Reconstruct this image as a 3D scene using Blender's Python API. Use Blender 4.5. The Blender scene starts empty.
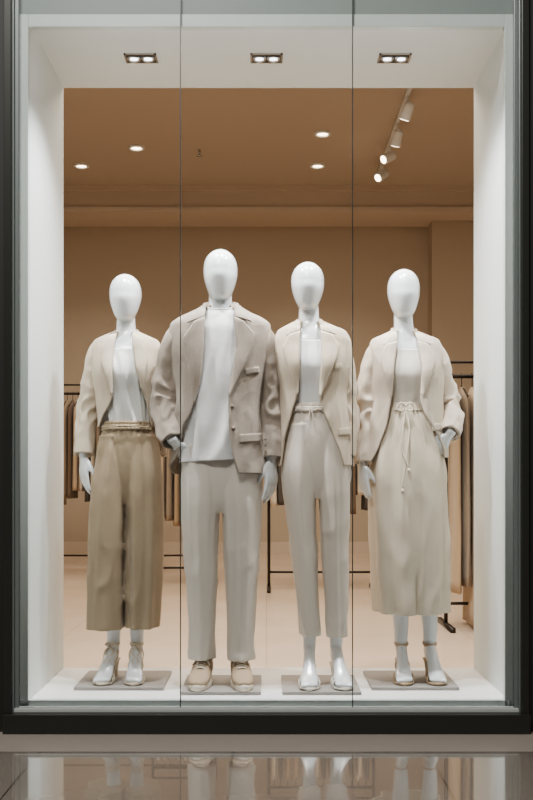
import bpy, math
from mathutils import Vector, noise, Matrix
import numpy as np
pi=math.pi
SC=bpy.context.scene
CAMZ=0.88
def srgb(h):
    h=h.lstrip('#'); v=[int(h[i:i+2],16)/255 for i in (0,2,4)]
    return tuple((c/12.92 if c<=.04045 else ((c+.055)/1.055)**2.4) for c in v)+(1,)
# ---------------------------------------------------------------- materials
def mat_basic(name,col,rough=.5,metal=0,spec=.5,bump=0,bscale=30,coat=0):
    m=bpy.data.materials.new(name); m.use_nodes=True; nt=m.node_tree; b=nt.nodes['Principled BSDF']
    b.inputs['Base Color'].default_value=srgb(col); b.inputs['Roughness'].default_value=rough
    b.inputs['Metallic'].default_value=metal; b.inputs['Specular IOR Level'].default_value=spec
    b.inputs['Coat Weight'].default_value=coat; b.inputs['Coat Roughness'].default_value=.1
    tc=nt.nodes.new('ShaderNodeTexCoord'); n=nt.nodes.new('ShaderNodeTexNoise'); n.inputs['Scale'].default_value=bscale
    nt.links.new(tc.outputs['Object'],n.inputs['Vector'])
    mx=nt.nodes.new('ShaderNodeMix'); mx.data_type='RGBA'
    c=srgb(col); mx.inputs[6].default_value=tuple(x*.96 for x in c[:3])+(1,); mx.inputs[7].default_value=tuple(min(1,x*1.04) for x in c[:3])+(1,)
    nt.links.new(n.outputs['Fac'],mx.inputs[0]); nt.links.new(mx.outputs[2],b.inputs['Base Color'])
    if bump:
        bp=nt.nodes.new('ShaderNodeBump'); bp.inputs['Strength'].default_value=bump; bp.inputs['Distance'].default_value=.004
        nt.links.new(n.outputs['Fac'],bp.inputs['Height']); nt.links.new(bp.outputs[0],b.inputs['Normal'])
    return m
def mat_cloth(name,col,var=.12,rough=.9,wrinkle=.5,sheen=.12,crease=.15):
    m=bpy.data.materials.new(name); m.use_nodes=True; nt=m.node_tree; b=nt.nodes['Principled BSDF']
    b.inputs['Roughness'].default_value=rough; b.inputs['Specular IOR Level'].default_value=.25 if rough>.7 else .6
    b.inputs['Sheen Weight'].default_value=sheen
    tc=nt.nodes.new('ShaderNodeTexCoord')
    def nz(scale,vec,detail=3,dist=0):
        mp=nt.nodes.new('ShaderNodeMapping'); mp.inputs['Scale'].default_value=vec
        n=nt.nodes.new('ShaderNodeTexNoise'); n.inputs['Scale'].default_value=scale; n.inputs['Detail'].default_value=detail; n.inputs['Distortion'].default_value=dist
        nt.links.new(tc.outputs['Object'],mp.inputs[0]); nt.links.new(mp.outputs[0],n.inputs['Vector']); return n.outputs['Fac']
    h=nz(60,(1,1,6)); v=nz(60,(6,6,1)); w=nz(14,(1,1,.6),4); cr=nz(5,(1.3,1,.8),1.0,.4)
    def mth(op,a,bb):
        q=nt.nodes.new('ShaderNodeMath'); q.operation=op
        for i,x in enumerate((a,bb)):
            if isinstance(x,(int,float)): q.inputs[i].default_value=x
            else: nt.links.new(x,q.inputs[i])
        return q.outputs[0]
    weave=mth('MULTIPLY',mth('ADD',h,v),.5)
    mx=nt.nodes.new('ShaderNodeMix'); mx.data_type='RGBA'; c=srgb(col)
    mx.inputs[6].default_value=tuple(x*(1-var*2) for x in c[:3])+(1,); mx.inputs[7].default_value=tuple(min(1,x*(1+var*2)) for x in c[:3])+(1,)
    nt.links.new(weave,mx.inputs[0]); nt.links.new(mx.outputs[2],b.inputs['Base Color'])
    rd=mth('POWER',mth('SUBTRACT',1,mth('ABSOLUTE',mth('SUBTRACT',mth('MULTIPLY',cr,2),1),0)),6)
    hh=mth('ADD',mth('ADD',mth('MULTIPLY',weave,.12),mth('MULTIPLY',w,.4)),mth('MULTIPLY',rd,crease))
    bp=nt.nodes.new('ShaderNodeBump'); bp.inputs['Strength'].default_value=wrinkle; bp.inputs['Distance'].default_value=.016
    nt.links.new(hh,bp.inputs['Height']); nt.links.new(bp.outputs[0],b.inputs['Normal'])
    return m
def mat_emit(name,col,s):
    m=bpy.data.materials.new(name); m.use_nodes=True; nt=m.node_tree; b=nt.nodes['Principled BSDF']
    b.inputs['Base Color'].default_value=srgb(col); b.inputs['Emission Color'].default_value=srgb(col); b.inputs['Emission Strength'].default_value=s
    return m
def mat_glass():
    m=bpy.data.materials.new('shop_glass'); m.use_nodes=True; nt=m.node_tree; nt.nodes.clear()
    o=nt.nodes.new('ShaderNodeOutputMaterial'); t=nt.nodes.new('ShaderNodeBsdfTransparent'); g=nt.nodes.new('ShaderNodeBsdfGlossy')
    t.inputs[0].default_value=(.985,.99,.988,1); g.inputs['Roughness'].default_value=.02
    f=nt.nodes.new('ShaderNodeFresnel'); f.inputs[0].default_value=1.25
    mx=nt.nodes.new('ShaderNodeMixShader'); nt.links.new(f.outputs[0],mx.inputs[0]); nt.links.new(t.outputs[0],mx.inputs[1]); nt.links.new(g.outputs[0],mx.inputs[2]); nt.links.new(mx.outputs[0],o.inputs[0])
    return m
def mat_tile(name,c1,c2,grout,w,h,rough,offx=0,offy=0,spec=.5,coat=0):
    m=bpy.data.materials.new(name); m.use_nodes=True; nt=m.node_tree; b=nt.nodes['Principled BSDF']
    tc=nt.nodes.new('ShaderNodeTexCoord'); mp=nt.nodes.new('ShaderNodeMapping'); mp.inputs['Location'].default_value=(offx,offy,0)
    br=nt.nodes.new('ShaderNodeTexBrick'); br.offset=0; br.inputs['Scale'].default_value=1; br.inputs['Brick Width'].default_value=w; br.inputs['Row Height'].default_value=h
    br.inputs['Mortar Size'].default_value=.003; br.inputs['Color1'].default_value=srgb(c1); br.inputs['Color2'].default_value=srgb(c2); br.inputs['Mortar'].default_value=srgb(grout)
    nt.links.new(tc.outputs['Object'],mp.inputs[0]); nt.links.new(mp.outputs[0],br.inputs['Vector'])
    n=nt.nodes.new('ShaderNodeTexNoise'); n.inputs['Scale'].default_value=2.5; n.inputs['Detail'].default_value=6; nt.links.new(tc.outputs['Object'],n.inputs['Vector'])
    mx=nt.nodes.new('ShaderNodeMix'); mx.data_type='RGBA'; mx.blend_type='SOFT_LIGHT'; mx.inputs[0].default_value=.3
    nt.links.new(br.outputs['Color'],mx.inputs[6]); nt.links.new(n.outputs['Fac'],mx.inputs[7]); nt.links.new(mx.outputs[2],b.inputs['Base Color'])
    b.inputs['Roughness'].default_value=rough; b.inputs['Specular IOR Level'].default_value=spec
    b.inputs['Coat Weight'].default_value=coat; b.inputs['Coat Roughness'].default_value=.015; b.inputs['Coat IOR'].default_value=2.3
    return m
# ---------------------------------------------------------------- mesh builder
class MB:
    def __init__(s): s.v=[]; s.f=[]; s.m=[]
    def grid(s,rows,closed=False,cap0=False,cap1=False,mi=0):
        base=len(s.v); nr=len(rows); nc=len(rows[0])
        for r in rows: s.v.extend([tuple(p) for p in r])
        for i in range(nr-1):
            for j in range(nc if closed else nc-1):
                k=(j+1)%nc
                s.f.append((base+i*nc+j,base+i*nc+k,base+(i+1)*nc+k,base+(i+1)*nc+j)); s.m.append(mi)
        for flag,i in ((cap0,0),(cap1,nr-1)):
            if flag:
                c=np.mean(np.array(rows[i]),axis=0); ci=len(s.v); s.v.append(tuple(c))
                for j in range(nc):
                    k=(j+1)%nc; a=(base+i*nc+j,base+i*nc+k,ci)
                    s.f.append(a[::-1] if i==0 else a); s.m.append(mi)
    def box(s,x0,x1,y0,y1,z0,z1,mi=0):
        b=len(s.v)
        for x in (x0,x1):
            for y in (y0,y1):
                for z in (z0,z1): s.v.append((x,y,z))
        for q in ((0,1,3,2),(4,6,7,5),(0,4,5,1),(2,3,7,6),(0,2,6,4),(1,5,7,3)):
            s.f.append(tuple(b+i for i in q)); s.m.append(mi)
    def cyl(s,c,r,h,axis=2,n=24,mi=0,r2=None):
        r2=r if r2 is None else r2; rows=[]
        for t,rr in ((0,r),(1,r2)):
            row=[]
            for j in range(n):
                a=2*pi*j/n; p=[0,0,0]; p[(axis+1)%3]=math.cos(a)*rr; p[(axis+2)%3]=math.sin(a)*rr; p[axis]=t*h
                row.append((c[0]+p[0],c[1]+p[1],c[2]+p[2]))
            rows.append(row)
        s.grid(rows,True,True,True,mi)
    def obj(s,name,mats,parent=None,org=(0,0,0),smooth=True,solid=0,remesh=0,sm=3,bevel=0,sub=0):
        me=bpy.data.meshes.new(name)
        me.from_pydata([(a-org[0],b-org[1],c-org[2]) for a,b,c in s.v],[],s.f)
        for m in (mats if isinstance(mats,(list,tuple)) else [mats]): me.materials.append(m)
        me.polygons.foreach_set('material_index',s.m)
        me.polygons.foreach_set('use_smooth',[smooth]*len(s.f)); me.update()
        import bmesh
        bm=bmesh.new(); bm.from_mesh(me); bmesh.ops.recalc_face_normals(bm,faces=bm.faces); bm.to_mesh(me); bm.free()
        o=bpy.data.objects.new(name,me); SC.collection.objects.link(o)
        if parent: o.parent=parent
        else: o.location=org
        if remesh:
            r=o.modifiers.new('r','REMESH'); r.mode='VOXEL'; r.voxel_size=remesh; r.use_smooth_shade=True
            if sm: q=o.modifiers.new('s','SMOOTH'); q.factor=.5; q.iterations=sm
        if solid:
            q=o.modifiers.new('so','SOLIDIFY'); q.thickness=solid; q.offset=0
        if bevel:
            q=o.modifiers.new('b','BEVEL'); q.width=bevel; q.segments=2; q.limit_method='ANGLE'
        if sub:
            q=o.modifiers.new('sub','SUBSURF'); q.levels=sub; q.render_levels=sub
        return o
def empty(name,loc):
    e=bpy.data.objects.new(name,None); e.location=loc; SC.collection.objects.link(e); e.empty_display_size=.1; return e
def herm(xs,ys,x):
    n=len(xs)
    if x<=xs[0]: return ys[0]
    if x>=xs[-1]: return ys[-1]
    i=int(np.searchsorted(xs,x))-1; i=max(0,min(n-2,i))
    h=xs[i+1]-xs[i]; t=(x-xs[i])/h
    def tan(k):
        if k==0: return (ys[1]-ys[0])/(xs[1]-xs[0])
        if k==n-1: return (ys[-1]-ys[-2])/(xs[-1]-xs[-2])
        a=(ys[k]-ys[k-1])/(xs[k]-xs[k-1]); b=(ys[k+1]-ys[k])/(xs[k+1]-xs[k])
        if np.ndim(a)==0: return 0 if a*b<=0 else 2*a*b/(a+b)
        return np.where(a*b<=0,0,2*a*b/np.where(a+b==0,1,a+b))
    m0=tan(i); m1=tan(i+1)
    return (2*t**3-3*t*t+1)*ys[i]+(t**3-2*t*t+t)*h*m0+(-2*t**3+3*t*t)*ys[i+1]+(t**3-t*t)*h*m1
class Prof:
    def __init__(s,M,rows):   # rows: (py,xl,xr,ry,cy,p)
        r=[]
        for q in rows:
            q=list(q)+[0,2.3][len(q)-4:] if len(q)<6 else list(q)
            py,xl,xr,ry,cy,p=q
            r.append((M.Z(py),M.X((xl+xr)/2),M.Y+cy,(xr-xl)/2*M.s,ry,p))
        r.sort(); s.z=np.array([a[0] for a in r]); s.d=np.array([a[1:] for a in r])
    def __call__(s,z): return herm(s.z,s.d,z)
    def pt(s,th,z,d=0):
        cx,cy,rx,ry,p=s(z); a=math.sin(th); c=math.cos(th)
        return Vector((cx+(rx+d)*math.copysign(abs(a)**(2/p),a),cy-(ry+d)*math.copysign(abs(c)**(2/p),c),z))
    def th(s,x,z):
        cx,cy,rx,ry,p=s(z); q=max(-.999,min(.999,(x-cx)/rx)); return math.asin(math.copysign(abs(q)**(p/2),q))
    def front(s,x,z,d=0):
        t=s.th(x,z); a=s.pt(t,z,d); return a
def N(x,y=0,z=0): return noise.noise(Vector((x,y,z)))
def ridge(x,y=0,z=0): return math.exp(-(N(x,y,z)*4.2)**2)
def shell(mb,prof,ztop,zbot,nz=60,nt=72,gL=None,gR=None,fold=None,cap=False,mi=0,d=0):
    zt=ztop if callable(ztop) else (lambda t:ztop); zb=zbot if callable(zbot) else (lambda t:zbot)
    rows=[]
    for i in range(nz+1):
        v=i/nz
        if gL:
            t0=.3;t1=-.3
            for _ in range(3):
                zR=zb(t0)*(1-v)+zt(t0)*v; zL=zb(t1)*(1-v)+zt(t1)*v
                t0=prof.th(gR(zR),zR); t1=prof.th(gL(zL),zL)
            ths=[t0+(2*pi+t1-t0)*j/nt for j in range(nt+1)]
        else: ths=[2*pi*j/nt-pi for j in range(nt)]
        row=[]
        for t in ths:
            tt=(t+pi)%(2*pi)-pi
            z=zb(tt)*(1-v)+zt(tt)*v
            row.append(prof.pt(t,z,d+(fold(tt,z,v) if fold else 0)))
        rows.append(row)
    mb.grid(rows,closed=not gL,cap0=cap,cap1=cap,mi=mi)
def tube(mb,pts,r1,r2=None,ref=(0,1,0),nr=None,ns=20,fold=None,caps=True,hollow=0,mi=0,p=2):
    pts=np.array([list(q) for q in pts],float); r1=np.array(r1,float) if np.ndim(r1) else np.full(len(pts),float(r1))
    r2=r1 if r2 is None else (np.array(r2,float) if np.ndim(r2) else np.full(len(pts),float(r2)))
    L=np.concatenate([[0],np.cumsum(np.maximum(1e-6,np.linalg.norm(np.diff(pts,axis=0),axis=1)))])
    nr=nr or max(len(pts)*4,8)
    tg=np.zeros_like(pts)
    for i in range(len(pts)):
        a=max(0,i-1); b=min(len(pts)-1,i+1); tg[i]=(pts[b]-pts[a])/(L[b]-L[a])
    def C(l):
        i=min(len(L)-2,max(0,int(np.searchsorted(L,l))-1)); h=L[i+1]-L[i]; t=(l-L[i])/h
        return (2*t**3-3*t*t+1)*pts[i]+(t**3-2*t*t+t)*h*tg[i]+(-2*t**3+3*t*t)*pts[i+1]+(t**3-t*t)*h*tg[i+1]
    rows=[]; ref=Vector(ref)
    for i in range(nr+1):
        l=L[-1]*i/nr; c=Vector(C(l)); e=L[-1]*.01
        T=(Vector(C(min(L[-1],l+e)))-Vector(C(max(0,l-e)))).normalized()
        s=T.cross(ref)
        if s.length<.05: s=T.cross(Vector((1,.1,0)))
        s.normalize(); b=s.cross(T).normalized()
        a1=float(herm(L,r1,l)); a2=float(herm(L,r2,l)); row=[]
        for j in range(ns):
            f=2*pi*j/ns; dd=fold(f,l,i/nr) if fold else 0
            ca,sa=math.cos(f),math.sin(f)
            row.append(c+s*(a1+dd)*math.copysign(abs(ca)**(2/p),ca)+b*(a2+dd)*math.copysign(abs(sa)**(2/p),sa))
        rows.append(row)
    if hollow:
        c=sum((Vector(q) for q in rows[-1]),Vector())/ns; last=rows[-1]
        T=(c-sum((Vector(q) for q in rows[-3]),Vector())/ns).normalized()
        rows.append([c+(q-c)*.86 for q in last]); rows.append([c+(q-c)*.84-T*hollow for q in last])
    mb.grid(rows,True,caps,caps,mi)
def ring(mb,c,u,v,r,mi=0,n=28,ns=8,flat=1):
    c=Vector(c);u=Vector(u);v=Vector(v); w=u.cross(v).normalized(); rows=[]
    for i in range(n+1):
        a=2*pi*i/n; o=u*math.cos(a)+v*math.sin(a); od=o.normalized()
        rows.append([c+o+od*r*math.cos(b)+w*r*flat*math.sin(b) for b in [2*pi*k/ns for k in range(ns)]])
    mb.grid(rows,True,False,False,mi)
# ---------------------------------------------------------------- palette
BODY=mat_basic('mannequin_white','#dde1e3',.28,spec=.5,coat=.8)
WHITE=mat_basic('white_paint','#e2e4e2',.6)
SATIN=mat_cloth('ivory_satin','#dededa',.02,.28,.3,crease=.08)
TEE=mat_cloth('white_cotton','#dfdfde',.02,.9,.4,crease=.1)
J1=mat_cloth('beige_linen','#c2b39e',.09,wrinkle=.55,crease=.10); P1=mat_cloth('taupe_linen','#9a886e',.10,crease=.06,wrinkle=.5)
J2=mat_cloth('stone_linen','#968a7d',.15,wrinkle=.7,crease=.17); P2=mat_cloth('ecru_cotton','#dbd3c7',.03,wrinkle=.5,crease=.06)
J3=mat_cloth('oat_linen','#c7b7a1',.08,wrinkle=.55,crease=.10); P3=mat_cloth('cream_cotton','#dcd2c4',.03,wrinkle=.5,crease=.06)
J4=mat_cloth('champagne_linen','#cfc0ae',.07,wrinkle=.65,crease=.16); S4=mat_cloth('ivory_linen','#d5c8b2',.06,wrinkle=.55,crease=.08)
BTN=mat_basic('horn_button','#6f5f4c',.4)
SHOE1=mat_basic('ivory_leather','#d3c6b0',.45); SHOE3=mat_basic('white_leather','#d9d3c8',.4); SHOE4=mat_basic('tan_leather','#b39b7b',.45); SUEDE=mat_basic('sand_suede','#a58f74',.85,bump=.4,bscale=200)
SOLE=mat_basic('rubber_sole','#ded4c2',.6); DARK=mat_basic('shoe_inner','#40362c',.8); LACE=mat_basic('lace_cotton','#e5dccb',.8)
class M:
    def __init__(s,cx,Y):
        s.Y=Y; s.s=Y/1000; s.org=(s.X(cx),Y,0.0); s.e=empty('mannequin',s.org)
    def X(s,px): return (px-267)*s.s
    def Z(s,py): return CAMZ+(478-py)*s.s
    def P(s,px,py,dy=0): return Vector((s.X(px),s.Y+dy,s.Z(py)))
    def edge(s,pts):  # (py,px)
        a=sorted((s.Z(py),s.X(px)) for py,px in pts); zs=np.array([q[0] for q in a]); xs=np.array([q[1] for q in a])
        return lambda z: float(herm(zs,xs,z))
def hand(mb,w,d,n,k=1.0,thumb=1,curl=.35):
    w=Vector(w); d=Vector(d).normalized(); n=Vector(n); n=(n-d*n.dot(d)).normalized(); s=d.cross(n)*thumb
    L=lambda a,b,c: w+(d*a+s*b+n*c)*k
    tube(mb,[L(-.03,0,0),L(0,0,0),L(.03,.002,0),L(.065,0,.002),L(.092,0,0)],np.array([.022,.022,.032,.038,.036])*k,np.array([.019,.017,.015,.013,.010])*k,ref=n,nr=14,ns=18)
    for i,(o,l,b0) in enumerate(((.028,.074,.088),(.0095,.084,.092),(-.0095,.077,.089),(-.027,.060,.082))):
        a=curl*(.5+.2*i); pts=[L(b0-.02,o,0),L(b0,o,0)]; p=Vector((b0,o,0)); 
        spread=(o/.03)*.06
        for seg,(fr,ca) in enumerate(((.42,.5),(.32,1.2),(.26,1.8))):
            an=a*ca; p=p+Vector((math.cos(an)*l*fr,spread*l*fr,-math.sin(an)*l*fr)); pts.append(L(*p))
        tube(mb,pts,np.array([.0092,.0088,.0082,.0074,.0056])*k,ref=n,nr=14,ns=10)
    tube(mb,[L(.012,.014,-.002),L(.038,.034,-.008),L(.066,.048,-.014),L(.092,.053,-.022)],np.array([.013,.0125,.0105,.0075])*k,ref=n,nr=12,ns=10)
def head(mb,m,cx,top,chin,hw,cy=-.015,ry=.092):
    T=[(0,.02),(.01,.2),(.04,.42),(.1,.66),(.2,.87),(.31,.97),(.42,1),(.54,.98),(.67,.90),(.79,.79),(.89,.67),(.95,.57),(1,.42)]
    rows=[]
    xs=np.array([a for a,b in T]); ys=np.array([b for a,b in T])
    for i in range(48):
        t=(1-math.cos(pi*i/47))/2; w=float(herm(xs,ys,t)); z=m.Z(top+(chin-top)*t)
        row=[]
        for j in range(36):
            a=2*pi*j/36; fy=math.sin(a)
            yy=ry*w*fy
            if fy<0: yy*=1.0+.04*math.exp(-((t-.62)/.18)**2)
            row.append((m.X(cx)+hw*m.s*w*math.cos(a),m.Y+cy-.018*max(0,t-.45)*2+yy,z))
        rows.append(row)
    mb.grid(rows,True,True,True)
def heel_foot(mb,x,Y,yaw,g=.015,k=1.0):
    c,s=math.cos(yaw),math.sin(yaw)
    def L(f,l,z): return Vector((x+(s*f+c*l)*k,Y-(c*f-s*l)*k,g+z*k))
    tube(mb,[L(-.02,0,.24),L(-.02,0,.155),L(-.004,0,.125),L(.035,0,.098),L(.08,0,.062),L(.12,0,.034),L(.15,0,.024),L(.166,0,.022)],np.array([.027,.023,.024,.025,.029,.036,.036,.028])*k,np.array([.032,.027,.028,.023,.019,.015,.012,.009])*k,ref=(0,0,1) ,nr=26,ns=18)
    tube(mb,[L(-.03,0,.15),L(-.038,0,.115),L(-.03,0,.088)],np.array([.020,.024,.021])*k,ref=(0,1,0),nr=8,ns=12)
    tube(mb,[L(-.04,0,.095),L(.0,0,.085),L(.06,0,.05),L(.10,0,.028)],np.array([.022,.022,.024,.03])*k,np.array([.014,.016,.016,.012])*k,ref=(0,0,1),nr=10,ns=12)
    for i,(o,l) in enumerate(((-.026,.036),(-.009,.034),(.005,.03),(.017,.025),(.028,.018))):
        o*=-1 if yaw>0 else 1
        tube(mb,[L(.145,o,.02),L(.16,o,.021),L(.152+l*.7,o,.016)],np.array([.009,.0085,.006])*k*(1.2 if i==0 else 1),ref=(0,0,1),nr=8,ns=8)
    return L
def sandal(L,m,straps,k=1.0,lace=False,mat=None):
    mb=MB()
    tube(mb,[L(-.062,0,.073),L(-.05,0,.075),L(-.01,0,.068),L(.05,0,.033),L(.10,0,.007),L(.15,0,.006),L(.185,0,.008)],np.array([.012,.026,.027,.028,.041,.040,.012])*k,np.full(7,.006)*k,ref=(0,0,1),nr=36,ns=16,p=2.6)
    tube(mb,[L(-.04,0,.07),L(-.042,0,.035),L(-.04,0,.0)],np.array([.022,.016,.014])*k,np.array([.022,.016,.014])*k,ref=(0,1,0),nr=8,ns=16)
    for (f,z,w,h,tilt,r) in straps:
        c=L(f,0,z); u=L(f,w,z)-c; v=L(f-math.sin(tilt)*h,0,z+math.cos(tilt)*h)-c
        ring(mb,c,u,v,r*k,flat=2.2)
    if lace:
        for q in (0,1):
            sg=1 if q else -1
            tube(mb,[L(.115,.026*sg,.042),L(.08,-.012*sg,.082),L(.042,.016*sg,.118),L(.015,-.022*sg,.15)],.004*k,ref=(0,1,0),nr=20,ns=6)
        for sg in (-1,1): tube(mb,[L(.022,0,.15),L(.03,.012*sg,.156),L(.034,.02*sg,.146),L(.03,.004*sg,.146)],.003*k,ns=6)
    mb.obj('sandal',mat,m.e,m.org)
def torso_body(mb,m,rows): 
    pr=Prof(m,rows); zs=pr.z
    shell(mb,pr,zs[-1],zs[0],nz=70,nt=48,cap=True)
def sleeve_fold(seed,amp=.006):
    def f(a,l,v):
        e=math.exp(-((v-.6)/.16)**2)
        x,y=math.cos(a),math.sin(a)
        return 1.2*amp*min(1,v*4)*(.5*N(x*1.1+seed,y*1.1,l*6)+ (.3+1.1*e)*(ridge(x*.9+seed,y*.9+l*3,l*11)-.4)+ .25*N(x*2,y*2+seed,l*22))
    return f
def leg_fold(seed,av=.006,ah=.004,kn=.5,hem=0):
    def f(t,z,v):
        x,y=math.sin(t),math.cos(t)
        w=av*1.1*N(x*2.2+seed,y*2.2,z*1.2)+ah*.75*(ridge(x*.8+seed,y+z*2,z*6)-.4)*(.15+.6*math.exp(-((v-kn)/.1)**2)+hem*math.exp(-(v/.1)**2))
        w+=ah*.8*(ridge(x*1.2+seed+z*2.5,y*1.2,z*2.0)-.4)*max(0,v-.6)
        return w
    return f
def jacket_fold(seed,a=.007,zl=None):
    def f(t,z,v):
        x,y=math.sin(t),math.cos(t)
        w=1.2*a*(.6*N(x*2+seed,y*2,z*2)+.75*(ridge(x*1.6+seed+z*1.5,y,z*3-x*1.5)-.4)+.35*(ridge(x*3+seed-z*2.5,y*2,z*4+x*2)-.4))
        k=1
        if zl is not None: k=1-.95*math.exp(-(t/1.0)**4)/(1+math.exp(-(z-zl)/.02))
        k*=1-.8*max(0,(v-.8)/.2)
        return w*k
    return f
def strip(mb,prof,A,B,m,offA=.006,offB=.012,n=28,k=8,mi=0):
    A=[Vector((m.X(a),m.Z(b))) for a,b in A]; B=[Vector((m.X(a),m.Z(b))) for a,b in B]
    def samp(P,t):
        L=[0]
        for i in range(len(P)-1): L.append(L[-1]+(P[i+1]-P[i]).length)
        l=t*L[-1]
        for i in range(len(P)-1):
            if l<=L[i+1]+1e-9: return P[i].lerp(P[i+1],(l-L[i])/max(1e-9,L[i+1]-L[i]))
        return P[-1]
    rows=[]
    for i in range(n+1):
        a=samp(A,i/n); b=samp(B,i/n); row=[]
        for j in range(k+1):
            u=j/k; q=a.lerp(b,u); d=offA+(offB-offA)*u+.004*math.sin(u*pi)
            cx,cy,rx,ry,p=prof(q.y); s_=max(-.97,min(.97,(q.x-cx)/(rx+.001)))
            y=cy-(ry)*(1-abs(s_)**p)**(1/p)-d
            row.append((q.x,y,q.y))
        rows.append(row)
    mb.grid(rows,mi=mi)
def collar(m,prof,pyt,pyb,gl,gr,w,ry,cyo=.0,fl=1.22):
    mb=MB(); cx=m.X((gl+gr)/2); rx=(gr-gl)/2*m.s
    rows=[]
    for (t,sc,dz) in ((0,.98,-.02),(.3,1.0,.0),(.6,1.03,.010),(.8,1.10,.008),(1,fl,-.012),(1.2,fl+.06,-.03)):
        row=[]
        for j in range(41):
            th=.62+(2*pi-1.24)*j/40
            f=(1-math.cos(th))/2
            row.append((cx+(rx+.004)*sc*math.sin(th),m.Y+cyo-ry*sc*math.cos(th),m.Z(pyb)+(m.Z(pyt)-m.Z(pyb))*f**.6+dz))
        rows.append(row)
    mb.grid(rows); return mb
def button(mb,prof,m,px,py,r=.008,d=.012,mi=0):
    q=prof.front(m.X(px),m.Z(py),d); mb.cyl((q.x,q.y-.003,q.z),r,.005,axis=1,mi=mi,n=18)
def cord(mb,pts,r,mi=0): tube(mb,pts,r,nr=len(pts)*8,ns=8,mi=mi)
def sleeve(b,a,sg,rad,dep,sd,amp,nr=80,ns=44,hol=.045,up=.008):
    r0=rad[0]
    pts=[a[0]+Vector((sg*(r0+.022),0,up-.002)),a[0]+Vector((sg*.018,0,up)),a[0].lerp(a[1],.18),a[1],a[2],a[3],a[4]]
    tube(b,pts,[r0*.8,r0*.98,r0]+list(rad[1:]),[dep[0]*.85,dep[0],dep[0]]+list(dep[1:]),nr=nr,ns=ns,fold=sleeve_fold(sd,amp),hollow=hol)
LO,HI=.009,.020

# ================================================================= MANNEQUIN 1 (cropped jacket, culottes)
m=M(127,4.34); X,Z,P=m.X,m.Z,m.P
b=MB(); head(b,m,126.5,275,321,15.8); 
torso_body(b,m,[(300,118,135,.036),(318,117.5,135.5,.04),(330,117,136.5,.042),(337,112,142,.05),(343,100,153,.065),(352,97,156,.08),(375,100,153,.095,-.01),(395,105,150,.082),(420,107,149,.072),(445,104,153,.08),(468,108,150,.07)])
aL=[P(99,350),P(93,378,.01),(P(88,408,.015)),P(85.5,435,-.0),P(85,455,-.02)]
aR=[P(154,350,.03),P(157,378,.06),P(158,408,.07),P(157,435,.06),P(156,455,.05)]
for a in (aL,aR): tube(b,a,[.036,.034,.03,.025,.02],nr=30,ns=16)
hand(b,P(85,457,-.02),(.06,-.12,-1),(-.8,-.6,0),.95,thumb=-1,curl=.35)
hand(b,P(156,457,.05),(0,-.1,-1),(.8,-.5,0),.92,thumb=1)
for xk,xa,xh in ((113,113.5,113),(141,137,141)):
    tube(b,[P(xh,460),P(xk,545,-.0),P(xk,575,.02),P(xa,620,.02),P(xa,650,.02)],[.06,.045,.04,.034,.026],nr=30,ns=18)
LL=[heel_foot(b,X(xa),4.34,yw) for xa,yw in ((112.5,-.12),(137,.06))]
b.obj('body',BODY,m.e,m.org,remesh=.0045,sm=3)
for L in LL: sandal(L,m,[(.11,.018,.042,.028,.3,.003),(.135,.014,.041,.024,.3,.003),(.05,.06,.031,.040,.5,.003),(.015,.1,.031,.043,.6,.003),(-.018,.145,.028,.033,1.4,.003)],lace=True,mat=SHOE1)
sp=Prof(m,[(336,110,144,.055),(343,99,154,.074),(352,96,157,.09),(375,99,154,.104,-.01),(395,104,151,.092),(425,105,152,.086)])
b=MB(); shell(b,sp,lambda t:Z(343)-.035*max(0,math.cos(t))**2,Z(428),nz=70,nt=120,fold=lambda t,z,v:(.005*N(math.sin(t)*4,math.cos(t)*3,z*3)+.012*(ridge(math.sin(t)*2.5+z*3,0,z*3.5)-.4)+.003*math.sin(t*16)*(1-v))*(1-v**4)); b.obj('camisole',SATIN,m.e,m.org,solid=.003)
jp=Prof(m,[(332,116,138,.052),(337,104,149,.068),(342,95,158,.086),(352,92,161,.1),(375,94,159,.116,-.01),(400,98,156,.112),(415,99,156,.112),(430,99,157,.115)])
gL=m.edge([(332,120),(345,118.5),(370,117),(395,117),(408,113),(418,107),(428,101)]); gR=m.edge([(332,134.5),(345,136),(370,139.5),(390,145),(405,149),(428,154)])
b=MB(); shell(b,jp,Z(333),lambda t:Z(427)+.0*t,gL=gL,gR=gR,nz=80,nt=110,fold=jacket_fold(3,.006,Z(398))); b.obj('cropped_blazer',J1,m.e,m.org,solid=.006)
b=MB()
sleeve(b,aL,1,[.044,.046,.044,.043,.044],[.055,.052,.048,.045,.045],1,.007); sleeve(b,aR,-1,[.044,.046,.044,.043,.044],[.055,.052,.048,.045,.045],5,.006)
b.obj('sleeves',J1,m.e,m.org)
b=MB()
strip(b,jp,[(119.5,336),(118.5,345),(117,370),(117,396)],[(113,338),(107,352),(106,364),(116,397)],m,LO,HI)
strip(b,jp,[(135,336),(136,345),(140,370),(145.5,392)],[(142,338),(149,352),(151,364),(147,393)],m,LO,HI)
b.obj('lapels',J1,m.e,m.org,solid=.004); collar(m,jp,330,338,117.5,136.5,0,.05).obj('collar',J1,m.e,m.org,solid=.004)
pel=Prof(m,[(420,105,153,.092),(432,103,156,.1),(450,99,160,.106),(475,97,162,.1),(492,100,158,.085),(506,110,150,.06)])
lgL=Prof(m,[(440,100,131,.095),(480,94,129,.118),(520,91,127.5,.12),(570,89,127.3,.122),(627,87.5,127,.125)]); lgR=Prof(m,[(440,125,158,.095),(480,127,163,.118),(520,127.8,164,.12),(570,127.8,163,.122),(627,127.8,159,.125)])
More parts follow.
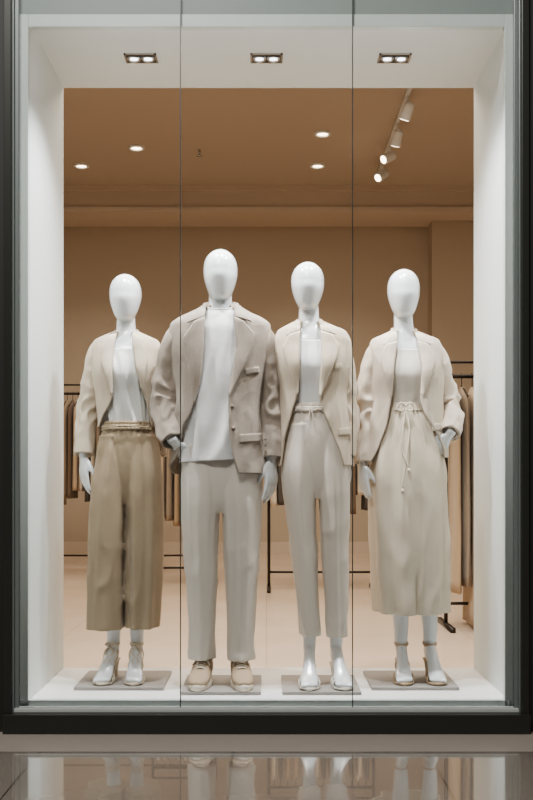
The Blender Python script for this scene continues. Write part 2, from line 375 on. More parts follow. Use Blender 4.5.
def wide(seed):
    return lambda t,z,v:(.0135*(1-v*.5))*math.sin(t*7+seed+2.0*N(z*.9,seed))*(.55+.45*N(t,seed+3,z*1.0))+.004*(ridge(math.sin(t)+seed,z*2,z*5)-.4)+.006*math.exp(-(t/.14)**2)*v
b=MB(); shell(b,pel,Z(422),Z(504),cap=True,fold=lambda t,z,v:.004*math.sin(t*24+N(z*5)*3)*v**2)
shell(b,lgL,Z(436),Z(627),cap=True,nz=90,nt=96,fold=wide(1)); shell(b,lgR,Z(436),Z(626),cap=True,nz=90,nt=96,fold=wide(4))
b.obj('culottes',P1,m.e,m.org,remesh=.004,sm=4)
b=MB(); shell(b,Prof(m,[(418,104.5,153.5,.094),(427,104,154.5,.1),(434,102,157,.105)]),Z(422),Z(431),nz=14,nt=180,fold=lambda t,z,v:.003*math.sin(t*40)+.002+.003*math.sin(v*pi*3)**2,cap=True)
cord(b,[P(106,428,-.09),P(116,428,-.108),P(128,427,-.112),P(142,428,-.108),P(152,428,-.09)],.003)
b.obj('waistband',P1,m.e,m.org)

# ================================================================= MANNEQUIN 2 (man)
m=M(221,4.24); X,Z,P=m.X,m.Z,m.P
b=MB(); head(b,m,221.2,250.5,301,16.9,ry=.1)
torso_body(b,m,[(280,210,232,.045),(298,209.5,232.5,.05),(308,209,233,.052),(314,206,236,.054),(320,195,247,.07),(332,186,256,.088),(370,188,252,.1),(420,192,250,.088),(450,190,253,.09),(475,196,247,.08)])
aL=[P(177,340),P(169,370,.025),P(165,398,.03),P(167,422,-.02),P(176,442,-.085)]
aR=[P(264,340),P(268,370,.02),P(271,400,.025),P(272,430,.0),P(272,459,-.03)]
for a in (aL,aR): tube(b,a,[.048,.045,.04,.033,.026],nr=30,ns=16)
hand(b,P(272,461,-.03),(-.02,-.1,-1),(.75,-.65,0),1.06,thumb=1,curl=.45)
hand(b,P(177,443,-.085),(.5,.85,-.8),(-.5,-.8,-.2),1.0,thumb=-1,curl=.3)
for xh,xk,xa in ((201,202,203),(242,242,241)):
    tube(b,[P(xh,470),P(xk,560,-.01),P(xk,590,0),P(xa,630,.02),P(xa,672,.03)],[.07,.055,.05,.043,.032],nr=30,ns=18)
b.obj('body',BODY,m.e,m.org,remesh=.0045,sm=3)
pel=Prof(m,[(440,185,258,.11),(460,182,261,.112),(482,183,261,.105),(500,188,256,.09),(514,200,243,.06)])
lgL=Prof(m,[(450,184,223,.105),(480,182,223.5,.114),(500,181.5,222,.113),(520,182.5,220,.105),(540,184,219.3,.096),(580,187,218,.084),(620,189.5,216,.074),(658,190.5,214.5,.068)]); lgR=Prof(m,[(450,219,260,.105),(480,219.5,262,.114),(500,221,262,.113),(520,223.2,261.5,.105),(540,224,260.5,.096),(580,226,258,.084),(620,228,255.5,.074),(659,229,254,.068)])
def crease(f,c0=0,amp=.006): return lambda t,z,v: f(t,z,v)+amp*math.exp(-((t-c0)/.12)**2)*min(1,(1-v)*2)
b=MB(); shell(b,pel,Z(442),Z(512),cap=True,fold=leg_fold(7,.004,.003))
shell(b,lgL,Z(445),Z(658),cap=True,nz=100,nt=90,fold=crease(leg_fold(11,.008,.012,.45,1.6))); shell(b,lgR,Z(445),Z(659),cap=True,nz=100,nt=90,fold=crease(leg_fold(17,.008,.012,.45,1.6)))
b.obj('trousers',P2,m.e,m.org,remesh=.004,sm=4)
sp=Prof(m,[(308,208,234,.058),(312,205,237,.066),(318,194,248,.086),(332,182,260,.104),(370,182,258,.113),(400,184,256,.112),(430,182,257,.12),(466,180,258,.13)])
b=MB(); shell(b,sp,lambda t:Z(308)-.018*max(0,math.cos(t))**1.5,lambda t:Z(461)+.008*math.sin(t),nz=100,nt=130,fold=lambda t,z,v:(.006*N(math.sin(t)*4,math.cos(t)*2,z*3)+.015*(ridge(math.sin(t)*2-z*2.2,1,z*2.6+2)-.4)+.006*(1-v)*math.sin(t*11))*(1-v**3)); b.obj('t_shirt',TEE,m.e,m.org,solid=.003)
b=MB()
rows=[]
for i in range(61):
    t=2*pi*i/60; z=Z(308)-.018*max(0,math.cos(t))**1.5; q=sp.pt(t,z,.002); rows.append([q+Vector((math.sin(t)*.003*math.cos(k),-math.cos(t)*.003*math.cos(k),.006*math.sin(k))) for k in [2*pi*w/8 for w in range(8)]])
b.grid(rows,True); b.obj('neck_rib',TEE,m.e,m.org)
jp=Prof(m,[(304,206,237,.066,.01),(310,199,244,.084),(315,189,253,.1),(320,179,263,.112),(326,172,269,.12),(340,170,270,.128),(370,175,266,.135),(400,177,263,.132),(430,175,264,.138),(478,171,267,.15)])
gL=m.edge([(305,208),(320,206.5),(350,206),(380,203),(405,196.5),(425,188.5),(450,181),(475,178)]); gR=m.edge([(305,235),(320,236.5),(350,237),(375,234),(395,230),(420,230),(450,233),(475,239)])
def hemf(t): return Z(474) if t>0 else Z(474)+.085*min(1,max(0,(1.9+t)))*min(1,-t/.4)
b=MB(); shell(b,jp,Z(306),hemf,gL=gL,gR=gR,nz=100,nt=140,fold=jacket_fold(21,.011,Z(400))); b.obj('blazer',J2,m.e,m.org,solid=.007)
b=MB()
sleeve(b,aL,1,[.056,.058,.056,.052,.049],[.068,.066,.06,.054,.05],31,.014,90,50,up=.012); sleeve(b,aR,-1,[.056,.057,.054,.051,.049],[.068,.066,.06,.054,.05],35,.012,90,50,up=.012)
b.obj('sleeves',J2,m.e,m.org)
b=MB()
strip(b,jp,[(207,321),(206,350),(204,378),(197,405)],[(197,326),(186,341),(188.5,352),(196,406)],m,LO,HI)
strip(b,jp,[(236,321),(237.5,350),(234.5,376),(230.5,396)],[(245,326),(256,338),(254.5,350),(231.5,399)],m,LO,HI)
strip(b,jp,[(208,309),(206.8,321)],[(198.5,313),(190,327.5)],m,LO,HI,n=10); strip(b,jp,[(235,309),(236.2,321)],[(244,313),(252.5,326)],m,LO,HI,n=10)
b.obj('lapels',J2,m.e,m.org,solid=.005)
collar(m,jp,302,312,206.5,236,0,.062,.008,1.15).obj('collar',J2,m.e,m.org,solid=.005)
b=MB(); strip(b,jp,[(241,436),(241,444)],[(262,434),(262,442)],m,.013,.013,n=6); strip(b,jp,[(246,372),(247,378)],[(259,369),(260,375)],m,.006,.008,n=4)
b.obj('pocket_flaps',J2,m.e,m.org,solid=.006)
b=MB(); button(b,jp,m,233,409,d=.012); button(b,jp,m,234,430,d=.012); 
for q in (440,446,452): b.cyl((X(266),m.Y-.075,Z(q)),.005,.006,axis=1,n=12)
b.obj('buttons',BTN,m.e,m.org)
for xa,yw in ((203.5,-.08),(240.5,.12)):
    c,s=math.cos(yw),math.sin(yw); x0=X(xa)
    def L(f,l,z): return Vector((x0+s*f+c*l,4.24-(c*f-s*l),.014+z))
    b=MB(); rows=[]
    for z,k in ((0,.96),(.004,1),(.022,1.0),(.027,.96)):
        row=[]
        for j in range(40):
            a=2*pi*j/40; f=.055+.15*math.cos(a); w=(.047 if math.cos(a)>0 else .039)
            row.append(L(.045+(f-.055)*k,w*k*math.copysign(abs(math.sin(a))**.75,math.sin(a)),z))
        rows.append(row)
    b.grid(rows,True,True,True,mi=1)
    tube(b,[L(-.102,0,.045),L(-.085,0,.055),L(-.03,0,.062),L(.03,0,.055),L(.09,0,.04),L(.15,0,.03),L(.188,0,.026)],[.018,.033,.038,.042,.045,.040,.018],[.03,.042,.045,.042,.03,.02,.01],ref=(0,0,1),nr=44,ns=28,p=2.4)
    tube(b,[L(-.035,0,.06),L(-.035,0,.098)],[.036,.036],[.045,.047],nr=6,ns=26,ref=(0,1,0))
    ring(b,L(-.035,0,.1),Vector((.036,0,0)),Vector((0,.046,.004)),.006)
    b.box(x0-.028,x0+.028,4.24+.005,4.24+.065,.1,.114,mi=2)
    tube(b,[L(.01,0,.10),L(.045,0,.092),L(.085,0,.072)],[.017,.018,.016],[.006]*3,ref=(0,0,1),nr=10,ns=12)
    for i in range(5):
        f=.018+.016*i; z=.1035-.0068*i
        tube(b,[L(f,-.026,z-.012),L(f+.004,-.012,z+.001),L(f+.004,.012,z+.001),L(f,.026,z-.012)],.0036,ref=(0,0,1),nr=12,ns=6,mi=3)
    for sg in (-1,1):
        tube(b,[L(.015,0,.108),L(.015,.018*sg,.118),L(.025,.03*sg,.108),L(.02,.008*sg,.107)],.003,ref=(0,0,1),nr=16,ns=6,mi=3)
        tube(b,[L(.018,0,.108),L(.035,.02*sg,.104),L(.055,.036*sg,.082)],.003,ref=(0,0,1),nr=12,ns=6,mi=3)
    tube(b,[L(.105,-.042,.034),L(.122,-.03,.046),L(.13,0,.055),L(.122,.03,.046),L(.105,.042,.034)],.0025,ref=(0,0,1),nr=20,ns=6)
    b.obj('sneaker',[SUEDE,SOLE,DARK,LACE],m.e,m.org)

# ================================================================= MANNEQUIN 3
m=M(311,4.24); X,Z,P=m.X,m.Z,m.P
b=MB(); head(b,m,308,263,310,16.4)
torso_body(b,m,[(290,299.5,318.5,.038),(306,299.5,319,.042),(320,299,320,.044),(327,295,325,.052),(333,286,338,.066),(343,281,345,.08),(368,285,343,.096,-.01),(390,290,340,.083),(412,293,337,.074),(440,290,342,.08),(465,296,336,.07)])
aL=[P(288,343,.03),P(289,372,.075),P(290,402,.09),P(291,430,.08),P(292,455,.07)]
aR=[P(341,343),P(346,372,.01),P(349,402,.015),P(349,432,-.005),P(347,457,-.02)]
for a in (aL,aR): tube(b,a,[.034,.033,.03,.025,.02],nr=30,ns=16)
hand(b,P(346.5,459,-.02),(-.02,-.12,-1),(.8,-.6,0),.95,thumb=1,curl=.4)
for xh,xk,xa in ((301,306,310),(334,336,337)):
    tube(b,[P(xh,460),P(xk,550,-.0),P(xk,580,.01),P(xa,625,.02),P(xa,655,.02)],[.055,.042,.038,.032,.025],nr=30,ns=18)
LL=[heel_foot(b,X(xa),4.24,yw) for xa,yw in ((310,-.05),(337.5,.12))]
b.obj('body',BODY,m.e,m.org,remesh=.0045,sm=3)
for L in LL: sandal(L,m,[(.125,.016,.042,.027,.3,.0055),(.10,.022,.041,.03,.3,.0055)],mat=SHOE3)
sp=Prof(m,[(326,294,326,.055),(333,285,339,.075),(343,280,346,.09),(368,284,344,.106,-.01),(390,289,341,.094),(414,291,339,.088)])
b=MB(); shell(b,sp,lambda t:Z(336)-.03*max(0,math.cos(t))**2,Z(414),fold=lambda t,z,v:(.004*N(math.sin(t)*5,math.cos(t)*3,z*3)+.004*(ridge(math.sin(t)*3,z*3,2)-.4))*(1-v**4)); b.obj('camisole',TEE,m.e,m.org,solid=.003)
jp=Prof(m,[(321,298,321,.056),(327,286,334,.072),(332,278,345,.09),(343,275,350,.104),(368,279,349,.12,-.01),(395,283,347,.112),(420,282,350,.118),(450,280,353,.125),(470,279,355,.13)])
gL=m.edge([(321,301),(335,299.5),(365,299),(395,297),(415,292),(440,286),(468,282)]); gR=m.edge([(321,318),(335,320),(365,320),(395,318),(415,323),(440,333),(468,342)])
b=MB(); shell(b,jp,Z(322),lambda t:Z(466),gL=gL,gR=gR,nz=90,nt=120,fold=jacket_fold(43,.008,Z(400))); b.obj('blazer',J3,m.e,m.org,solid=.006)
b=MB()
sleeve(b,aL,1,[.042,.043,.041,.039,.038],[.053,.05,.046,.042,.04],51,.007,up=.010); sleeve(b,aR,-1,[.042,.043,.041,.039,.038],[.053,.05,.046,.042,.04],55,.008,up=.010)
b.obj('sleeves',J3,m.e,m.org)
b=MB()
strip(b,jp,[(300,334),(299,365),(297.5,396)],[(289,338),(283,350),(284,358),(296,398)],m,LO,HI); strip(b,jp,[(320,334),(320.5,365),(318.5,396)],[(331,338),(338,349),(337,357),(319.5,399)],m,LO,HI)
strip(b,jp,[(300.5,325),(300,334)],[(292,328),(286,339)],m,LO,HI,n=8); strip(b,jp,[(319,325),(320,334)],[(328,328),(335,338)],m,LO,HI,n=8)
b.obj('lapels',J3,m.e,m.org,solid=.004); collar(m,jp,319,328,299,320.5,0,.052).obj('collar',J3,m.e,m.org,solid=.004)
b=MB(); strip(b,jp,[(337,430),(337,437)],[(350,428),(350,435)],m,.009,.009,n=5); strip(b,jp,[(330,368),(330,373)],[(340,366),(340,371)],m,.006,.007,n=4); b.obj('pocket_flaps',J3,m.e,m.org,solid=.005)
pel=Prof(m,[(402,292,338,.092),(415,290,341,.1),(440,285,347,.108),(468,283,350,.1),(486,288,345,.085),(500,298,335,.06)])
lgL=Prof(m,[(430,287,318,.098),(470,282,318,.112),(490,283,316.5,.108),(510,286,316,.099),(560,292,317.5,.082),(600,297,318.5,.07),(635,300.5,320,.06)]); lgR=Prof(m,[(430,314,346,.098),(470,315.5,350.5,.112),(490,318,350.5,.108),(510,319.5,350,.099),(560,322,349,.082),(600,325,348.5,.07),(636,327,347.5,.06)])
b=MB(); shell(b,pel,Z(404),Z(498),cap=True,fold=lambda t,z,v:.0035*math.sin(t*22+N(z*5)*3)*v**2)
shell(b,lgL,Z(425),Z(635),cap=True,nz=100,nt=90,fold=crease(leg_fold(61,.006,.010,.45,1.0),0,.008)); shell(b,lgR,Z(425),Z(636),cap=True,nz=100,nt=90,fold=crease(leg_fold(67,.006,.010,.45,1.0),0,.008))
b.obj('trousers',P3,m.e,m.org,remesh=.004,sm=4)
b=MB(); shell(b,Prof(m,[(402,291.5,338.5,.096),(414,290,340,.104)]),Z(404),Z(413),nz=14,nt=160,fold=lambda t,z,v:.0025*math.sin(t*36)+.002+.002*math.sin(v*pi*2)**2,cap=True)
cord(b,[P(295,409,-.09),P(303,409,-.112),P(313,409,-.118),P(325,409,-.11),P(335,409,-.09)],.0025)
for dx in (-1,1):
    cord(b,[P(310,410,-.12),P(310+2*dx,409,-.124),P(310+4*dx,412,-.124),P(310+2*dx,412,-.124),P(310,410,-.12)],.002)
    cord(b,[P(310,410,-.122),P(310+2*dx,418,-.126),P(310+2.5*dx,424+3*dx,-.127)],.002)
b.obj('waist_tie',P3,m.e,m.org)

# ================================================================= MANNEQUIN 4 (skirt)
m=M(407,4.34); X,Z,P=m.X,m.Z,m.P
b=MB(); head(b,m,403.5,270,318,16.0)
torso_body(b,m,[(298,395,412.5,.036),(315,394.5,413,.041),(328,394.5,414,.043),(335,391,418,.05),(342,380,431,.066),(352,375,437,.08),(376,379,435,.096,-.01),(396,385,429,.082),(410,388,424,.072),(445,382,434,.09),(480,385,434,.07)])
aL=[P(376,352),P(370,382,.01),P(366,412,.015),P(363.5,440,-.01),P(363,463,-.03)]
aR=[P(436,352),P(444,380,.02),P(452,404,.035),P(453,421,-.03),P(447,434,-.08)]
for a in (aL,aR): tube(b,a,[.034,.033,.03,.025,.02],nr=30,ns=16)
hand(b,P(363,465,-.03),(.03,-.1,-1),(-.8,-.6,0),.9,thumb=-1,curl=.4)
hand(b,P(446,436,-.085),(-.55,.35,-.8),(.5,-.8,.2),.9,thumb=1,curl=.4)
for xh,xk,xa in ((395,399,402),(421,428,431)):
    tube(b,[P(xh,470),P(xk,550,-.0),P(xk,580,.01),P(xa,625,.02),P(xa,650,.02)],[.07,.046,.044,.034,.026],nr=30,ns=18)
LL=[heel_foot(b,X(xa),4.34,yw) for xa,yw in ((402,-.06),(431,.04))]
b.obj('body',BODY,m.e,m.org,remesh=.0045,sm=3)
for L in LL: sandal(L,m,[(.13,.015,.042,.026,.3,.004),(.10,.022,.041,.032,.4,.004),(.05,.06,.030,.036,.5,.003),(-.018,.145,.028,.033,1.4,.004)],mat=SHOE4)
sp=Prof(m,[(334,389,420,.055),(342,379,432,.076),(352,374,438,.09),(376,378,436,.106,-.01),(396,384,430,.094),(410,386,424,.086)])
b=MB(); shell(b,sp,lambda t:Z(345)-.03*max(0,math.cos(t))**2,Z(408),fold=lambda t,z,v:(.004*N(math.sin(t)*5,math.cos(t)*3,z*3)+.004*math.sin(t*14)*(1-v))*(1-v**4)); b.obj('camisole',mat_cloth('ecru_silk','#dad2c6',.02,.6,.3),m.e,m.org,solid=.003)
jp=Prof(m,[(331,393,415,.054),(336,382,427,.07),(341,372,439,.088),(352,369,443,.104),(376,372,441,.12,-.01),(400,374,440,.116),(425,370,443,.122),(462,364,447,.135)])
gL=m.edge([(331,396),(345,394),(370,391),(400,389),(425,385),(445,377),(462,369)]); gR=m.edge([(331,412.5),(345,415),(370,418),(400,417),(415,420),(430,429),(445,438),(462,443)])
b=MB(); shell(b,jp,Z(332),lambda t:Z(462)+.02*max(0,math.sin(t)),gL=gL,gR=gR,nz=90,nt=120,fold=jacket_fold(73,.011,Z(402))); b.obj('blazer',J4,m.e,m.org,solid=.006)
b=MB()
sleeve(b,aL,1,[.043,.046,.046,.044,.040],[.054,.052,.05,.046,.042],81,.011); sleeve(b,aR,-1,[.043,.046,.046,.044,.040],[.054,.052,.05,.046,.042],85,.012)
tube(b,[aR[3].lerp(aR[4],.55),aR[4]+Vector((0,0,-.002))],[.047,.045],[.049,.046],nr=8,ns=36,hollow=.02)
b.obj('sleeves',J4,m.e,m.org)
b=MB()
strip(b,jp,[(395,344),(391,370),(389,398)],[(384,347),(378,359),(378.5,367),(387.5,400)],m,LO,HI); strip(b,jp,[(414.5,344),(418,370),(417.5,396)],[(424,347),(431,359),(431,367),(419,399)],m,LO,HI)
strip(b,jp,[(395.5,335),(395,344)],[(388,338),(381,348)],m,LO,HI,n=8); strip(b,jp,[(413,335),(414.5,344)],[(421,338),(428,348)],m,LO,HI,n=8)
b.obj('lapels',J4,m.e,m.org,solid=.004); collar(m,jp,328,337,394,415,0,.052).obj('collar',J4,m.e,m.org,solid=.004)
b=MB(); strip(b,jp,[(428,425),(428,432)],[(441,424),(441,431)],m,.009,.009,n=5); strip(b,jp,[(424,378),(424,382)],[(433,376),(433,380)],m,.006,.007,n=4); b.obj('pocket_flaps',J4,m.e,m.org,solid=.005)
sk=Prof(m,[(402,387,421,.092),(412,384,426,.1),(430,378,435,.112),(455,373,442,.125),(485,370.5,445,.135),(550,373,446.5,.145),(612,377,446,.15)])
def skf(t,z,v):
    a=.017*(1-v)**.6+.003
    w=a*math.sin(t*8+2+2.2*N(z*1.1,5))*(.6+.5*N(t*1.2,z*1.5,9))+.005*(ridge(math.sin(t)*2,z*2.5,math.cos(t)+z*3)-.4)+.003*math.sin(t*26)*max(0,v-.75)*4
    if v<.22: w-=.02*math.exp(-((t-.02)/.035)**2)*min(1,(.22-v)*8)
    return w
b=MB(); shell(b,sk,Z(405),Z(611),nz=110,nt=220,fold=skf); b.obj('midi_skirt',S4,m.e,m.org,solid=.004)
b=MB(); shell(b,Prof(m,[(402,386.5,421.5,.096),(413,384,426,.106)]),Z(404),Z(412),nz=12,nt=160,fold=lambda t,z,v:.0025*math.sin(t*36)+.002,cap=True)
for dx in (-1,1):
    cord(b,[P(402,409,-.12),P(402+4*dx,405,-.13),P(402+8*dx,410,-.125),P(402+4*dx,413,-.13),P(402,409,-.12)],.0036)
    cord(b,[P(402,410,-.122),P(402+3*dx,430,-.145),P(400+3*dx,450,-.156),P(401-dx*3,478+10*dx,-.165)],.0034)
    b.cyl(tuple(P(401-dx*3,483+10*dx,-.165)),.005,.02,n=10)
b.obj('waist_tie',S4,m.e,m.org)

# ================================================================= base plates
PL=mat_basic('plate_grey','#9a958f',.5,metal=.1)
for x0,x1,y0,y1 in ((74,164,4.14,4.50),(181,261.5,4.05,4.40),(283,362,4.05,4.40),(372,460,4.14,4.50)):
    ym=(y0+y1)/2; a=(x0-267)*y0/1000; c=(x1-267)*y0/1000
    b=MB(); b.box(a,c,y0,y1,.001,.014); b.obj('mannequin_base_plate',PL,None,((a+c)/2,ym,0),smooth=False,bevel=.002)

# ================================================================= window box
XB=.942; XR=.962; YF=3.965; YB=4.64; ZT=2.69
BOXW=mat_basic('display_white','#d6dbd9',.55)
PLW=mat_basic('platform_white','#ecebe7',.45)
b=MB(); b.box(-XB+.001,XR-.001,YF+.012,YB,-.11,0); b.obj('display_platform',PLW,None,(0,4.3,-.05),smooth=False,bevel=.003)
b=MB(); b.box(-XB-.2,-XB,YF,YB,-.11,ZT+.2); b.obj('wall_left',BOXW,smooth=False)
b=MB(); b.box(XR,XR+.18,YF,YB,-.11,ZT+.2); b.obj('wall_right',BOXW,smooth=False)
b=MB(); b.box(-XB,XR,YF,YB,ZT,ZT+.2); b.obj('ceiling_display',BOXW,smooth=False)
TR=mat_basic('pale_trim','#c4ccc8',.4)
b=MB(); b.box(-.985,-.94,3.945,3.975,-.0,ZT+.02); b.box(.94,.985,3.945,3.975,0,ZT+.02); b.box(-.94,.94,3.945,3.975,ZT-.03,ZT+.02); b.box(-.94,.94,3.945,3.975,-.02,.004); b.obj('trim_1',TR,smooth=False,bevel=.002)
BLK=mat_basic('black_metal','#222426',.4,metal=.6); GLOW=mat_emit('lamp_glow','#e6f0ff',8); GLOWW=mat_emit('lamp_glow_warm','#ffe6c4',12)
CH=mat_basic('chrome','#c2c6ca',.2,metal=1)
for xc in (-.54,0,.55):
    e=empty('recessed_twin_downlight',(xc,4.30,ZT)); b=MB()
    z=ZT; 
    b.box(xc-.064,xc+.064,4.265,4.345,z-.004,z+.0)
    for q in ((xc-.069,xc+.069,4.258,4.266),(xc-.069,xc+.069,4.344,4.352),(xc-.069,xc-.061,4.258,4.352),(xc+.061,xc+.069,4.258,4.352)): b.box(q[0],q[1],q[2],q[3],z-.006,z,mi=2)
    for dx in (-.03,.03):
        b.cyl((xc+dx,4.305,z-.0075),.017,.002,mi=1); ring(b,(xc+dx,4.305,z-.006),(.025,0,0),(0,.025,0),.005,mi=2)
    b.obj('fixture',[BLK,GLOW,CH],e,(xc,4.30,ZT),smooth=False)
FR=mat_basic('dark_bronze_frame','#2f302b',.35,metal=.3,spec=.5); FR2=mat_basic('aluminium_edge','#7a817e',.4,metal=.3); SILL=mat_basic('white_sill','#c9ccc8',.4)
HD=mat_basic('header_grey','#7f8884',.5)
w=empty('window_1',(0,3.93,1.3)); wo=(0,3.93,1.3)
b=MB(); 
for s in (-1,1):
    x=sorted((s*.985,s*.992)); b.box(x[0],x[1],3.90,3.965,-.04,3.0,mi=1)
    x=sorted((s*.992,s*1.02)); b.box(x[0],x[1],3.88,3.965,-.04,3.0,mi=0)
    x=sorted((s*.97,s*.985)); b.box(x[0],x[1],3.915,3.944,-.03,3.0,mi=1)
b.box(-1.02,1.02,3.86,3.944,-.11,-.035,mi=0); b.box(-.985,.985,3.90,3.943,-.035,-.02,mi=2)
b.obj('frame',[FR,FR2,SILL],w,wo,smooth=False,bevel=.002)
b=MB()
for x0,x1 in ((-.968,-.3395),(-.3365,.3365),(.3395,.968)): b.box(x0,x1,3.925,3.933,-.02,3.0)
b.obj('glass_panes',mat_glass(),w,wo,smooth=False)
b=MB()
for x in (-.338,.338): b.box(x-.0018,x+.0018,3.924,3.934,-.02,3.0)
b.obj('glass_joints',mat_basic('silicone_dark','#1f2624',.4),w,wo,smooth=False)
b=MB(); b.box(-1.0,1.0,3.95,3.965,ZT+.02,3.0); b.obj('trim_header',HD,smooth=False)
MW=mat_basic('mall_wall_dark','#161713',.6)
b=MB(); b.box(-4.2,-1.16,3.90,4.64,-.11,4.4); b.box(-1.16,-1.021,3.90,3.96,-.11,4.4); b.box(1.16,4.2,3.90,4.64,-.11,4.4);b.box(1.021,1.16,3.90,3.96,-.11,4.4); b.box(-1.16,1.16,3.97,4.64,ZT+.2,4.4); b.obj('wall_front',MW,smooth=False)
b=MB(); b.box(-4.2,4.2,-3,3.62,-.13,-.11); b.obj('floor',mat_tile('polished_tile','#9a8f84','#968b80','#3f3a35',.7,.9,.12,offx=.12,offy=.0,spec=.8,coat=1),smooth=False)
b=MB(); b.box(-4.2,4.2,3.62,3.90,-.13,-.11); b.obj('floor_threshold',mat_basic('threshold_stone','#ada296',.2,spec=.5),smooth=False)
# ================================================================= shop interior
WL=mat_basic('warm_plaster','#b3a38e',.8); CE=mat_basic('warm_ceiling','#baab99',.85); FL=mat_tile('shop_floor','#cfb89f','#cdb69d','#b59e86',1.2,1.2,.25)
b=MB(); b.box(-4.2,4.2,4.641,12.6,-.09,-.06); b.obj('floor_shop',FL,smooth=False)
b=MB(); b.box(-4.2,4.2,4.641,12.6,4.3,4.4); b.obj('ceiling',CE,smooth=False)
b=MB(); b.box(-4.2,4.2,12.5,12.6,-.06,4.3); b.obj('wall_back',WL,smooth=False)
b=MB(); b.box(-4.3,-4.2,4.641,12.6,-.06,4.3); b.obj('wall_shop_left',WL,smooth=False)
b=MB(); b.box(4.2,4.3,4.641,12.6,-.06,4.3); b.obj('wall_shop_right',WL,smooth=False)
TRM=mat_basic('bulkhead_paint','#c8b8a5',.8)
b=MB(); b.box(-4.2,4.2,11.75,12.5,4.02,4.3); b.box(-4.2,4.2,11.68,11.75,4.24,4.3); b.box(-4.2,4.2,11.70,11.75,4.0,4.05); b.obj('trim_bulkhead',TRM,smooth=False)
b=MB(); b.box(2.02,4.2,12.2,12.5,-.06,4.02); b.obj('wall_pier',WL,smooth=False)
b=MB(); b.box(-4.2,2.02,12.46,12.5,-.06,.08); b.obj('baseboard_back',TRM,smooth=False)
def downlight(x,y,z=4.3,r=.07):
    e=empty('recessed_downlight',(x,y,z)); b=MB(); b.cyl((x,y,z-.012),r*.7,.006,mi=1); ring(b,(x,y,z-.008),(r,0,0),(0,r,0),.016,mi=0); b.obj('lamp',[WHITE,GLOWW],e,(x,y,z))
def at(px,py,H=4.3): 
    y=(H-CAMZ)/((478-py)/1000); return ((px-267)*y/1000,y)
for px,py in ((82,165),(137,147),(323,133),(318,165)): downlight(*at(px,py))
x,y=at(200,150); b=MB(); b.cyl((x,y,4.25),.012,.05); b.cyl((x,y,4.235),.03,.006); b.obj('fire_sprinkler',CH,None,(x,y,4.25))
e=empty('track_light',(1.25,9.9,4.28)); b=MB(); b.box(1.235,1.265,8.6,11.2,4.265,4.3,mi=0)
for y,dx in ((8.85,.1),(9.55,.12),(10.15,-.1),(10.75,-.03)):
    x=1.25; b.cyl((x,y,4.17),.012,.1)
    d=Vector((-.6+dx*4,-.05+(.35 if y<10 else -.5),-.6)).normalized(); c=Vector((x,y,4.14))
    tube(b,[c-d*.07,c-d*.06,c+d*.05,c+d*.085],[.02,.045,.05,.055],ns=20,nr=8,ref=(0,1,0))
    tube(b,[c+d*.086,c+d*.09],[.04,.04],ns=20,nr=2,mi=1)
b.obj('heads',[WHITE,GLOWW],e,(1.25,9.9,4.28))
GC=[mat_cloth('garment_%s'%n,c,.08) for n,c in (('tan','#a28a6a'),('brown','#66513e'),('cream','#c8b9a2'),('taupe','#8b7a67'),('charcoal','#423b34'),('sand','#b49c80'))]
RK=mat_basic('rack_bronze','#2b241f',.4,metal=.7)
def rack(x0,x1,Y,top,seq,glen,seed,base=-.06):
    e=empty('clothing_rack',((x0+x1)/2,Y,base)); org=((x0+x1)/2,Y,base); b=MB(); r=.013
    for x in (x0,x1):
        tube(b,[(x,Y,base+.02),(x,Y,top)],r,ns=12); b.box(x-.015,x+.015,Y-.25,Y+.25,base+.001,base+.03)
    tube(b,[(x0,Y,top),(x1,Y,top)],r,ref=(0,0,1),ns=12); tube(b,[(x0,Y,base+.15),(x1,Y,base+.15)],.01,ref=(0,0,1),ns=12)
    tube(b,[(x0,Y,top+.09),(x1,Y,top+.09)],.009,ref=(0,0,1),ns=12)
    for x in (x0,x1): tube(b,[(x,Y,top),(x,Y,top+.09)],r,ns=12)
    b.obj('frame',RK,e,org)
    g=MB(); h=MB(); x=x0+.045; i=0
    while x<x1-.04:
        gl=glen*(.75+.35*(N(seed+i*1.7,2)+.5)); wdt=.022+.014*abs(N(i*2.3,seed)); pr=Prof.__new__(Prof)
        zt=top-.07
        pr.z=np.array([zt-gl,zt-gl*.5,zt-.2,zt-.07,zt]); cy=Y
        pr.d=np.array([[x+.01*N(i,3),cy,wdt*1.25,.23,2.2],[x,cy,wdt,.22,2.2],[x,cy,wdt*.95,.215,2.2],[x,cy,wdt*.8,.19,2.2],[x,cy,.012,.04,2]])
        shell(g,pr,zt,zt-gl,nz=16,nt=32,cap=True,mi=seq[i%len(seq)],fold=lambda t,z,v,i=i:.007*math.sin(t*6+i+N(z*2,i)*3)*(1-v))
        tube(h,[(x,Y,zt-.01),(x,Y,top+.005),(x,Y+.018,top+.022),(x,Y+.02,top)],.003,ref=(1,0,0),ns=6)
        tube(h,[(x,Y-.2,zt-.07),(x,Y,zt-.002),(x,Y+.2,zt-.07)],.006,ref=(1,0,0),ns=8)
        x+=wdt*2+.010; i+=1
    g.obj('hanging_garments',GC,e,org); h.obj('hangers',RK,e,org)
rack(-2.25,-.75,10.2,1.74,[4,2,3,0,1,5,2],1.1,3)
rack(.02,.90,8.4,1.5,[2,4,0,5,3,1],.85,8)
rack(1.13,2.2,6.3,1.52,[0,3,5,4,0,1,3],1.38,14)
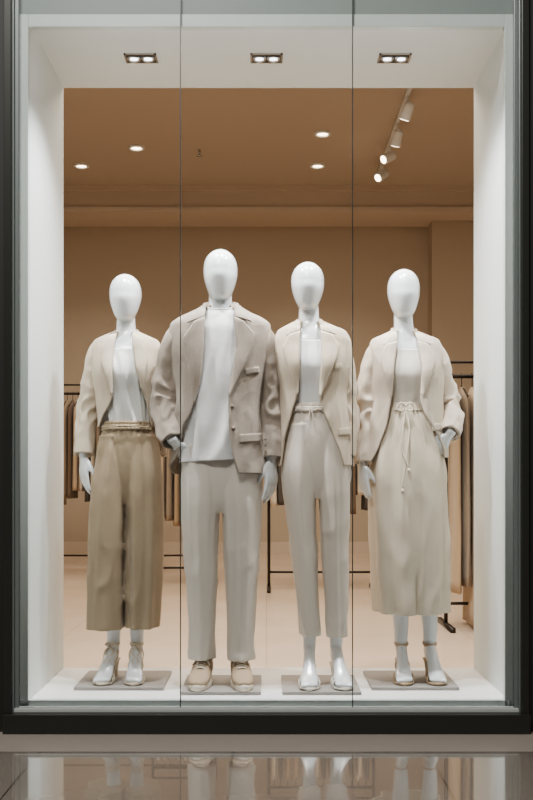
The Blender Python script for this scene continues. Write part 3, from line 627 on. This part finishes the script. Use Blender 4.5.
rack(-1.0,-.45,8.8,1.45,[2,5,3,0],.95,20)
# ================================================================= lights
def area(name,loc,rot,sx,sy,pw,col):
    l=bpy.data.lights.new(name,'AREA'); l.shape='RECTANGLE'; l.size=sx; l.size_y=sy; l.energy=pw; l.color=col
    o=bpy.data.objects.new(name,l); o.location=loc; o.rotation_euler=rot; SC.collection.objects.link(o); return o
def spot(name,loc,tgt,pw,col,ang,blend=.6,r=.03):
    l=bpy.data.lights.new(name,'SPOT'); l.energy=pw; l.color=col; l.spot_size=math.radians(ang); l.spot_blend=blend; l.shadow_soft_size=r
    o=bpy.data.objects.new(name,l); o.location=loc; o.rotation_euler=(Vector(tgt)-Vector(loc)).to_track_quat('-Z','Y').to_euler(); SC.collection.objects.link(o); return o
WARM=(1,.855,.70); COOL=(.98,.99,1)
area('shop_soft_fill',(0,6.4,4.2),(0,0,0),5,2,345,WARM)  # added soft fill for the interior, out of view behind the header; no fixture
for px,py in ((82,165),(137,147),(323,133),(318,165)):
    x,y=at(px,py); spot('downlight_beam',(x,y,4.26),(x,y,0),90,WARM,110)
for xc in (-.54,0,.55): spot('display_beam',(xc,4.02,ZT-.04),(xc*.9,4.2,0),190,COOL,115,.9,.04)
area('mall_front_fill',(-.9,.6,5.0),(math.radians(42),0,math.radians(-12)),1.2,.6,225,(1,.97,.93))  # added front fill for the mannequins, standing in for mall ambient light; unseen
wd=bpy.data.worlds.new('w'); SC.world=wd; wd.use_nodes=True; wd.node_tree.nodes['Background'].inputs[0].default_value=(.96,.97,1,1); wd.node_tree.nodes['Background'].inputs[1].default_value=.06
# ================================================================= camera
cd=bpy.data.cameras.new('camera'); co=bpy.data.objects.new('camera',cd); SC.collection.objects.link(co); SC.camera=co
ZK,ZX,ZY=1,267,400
cd.sensor_fit='VERTICAL'; cd.sensor_height=24; cd.lens=24*1000/800*ZK; cd.shift_y=(478-ZY)*ZK/800; cd.shift_x=(ZX-267)*ZK/800
co.location=(0,0,CAMZ); co.rotation_euler=(pi/2,0,0)
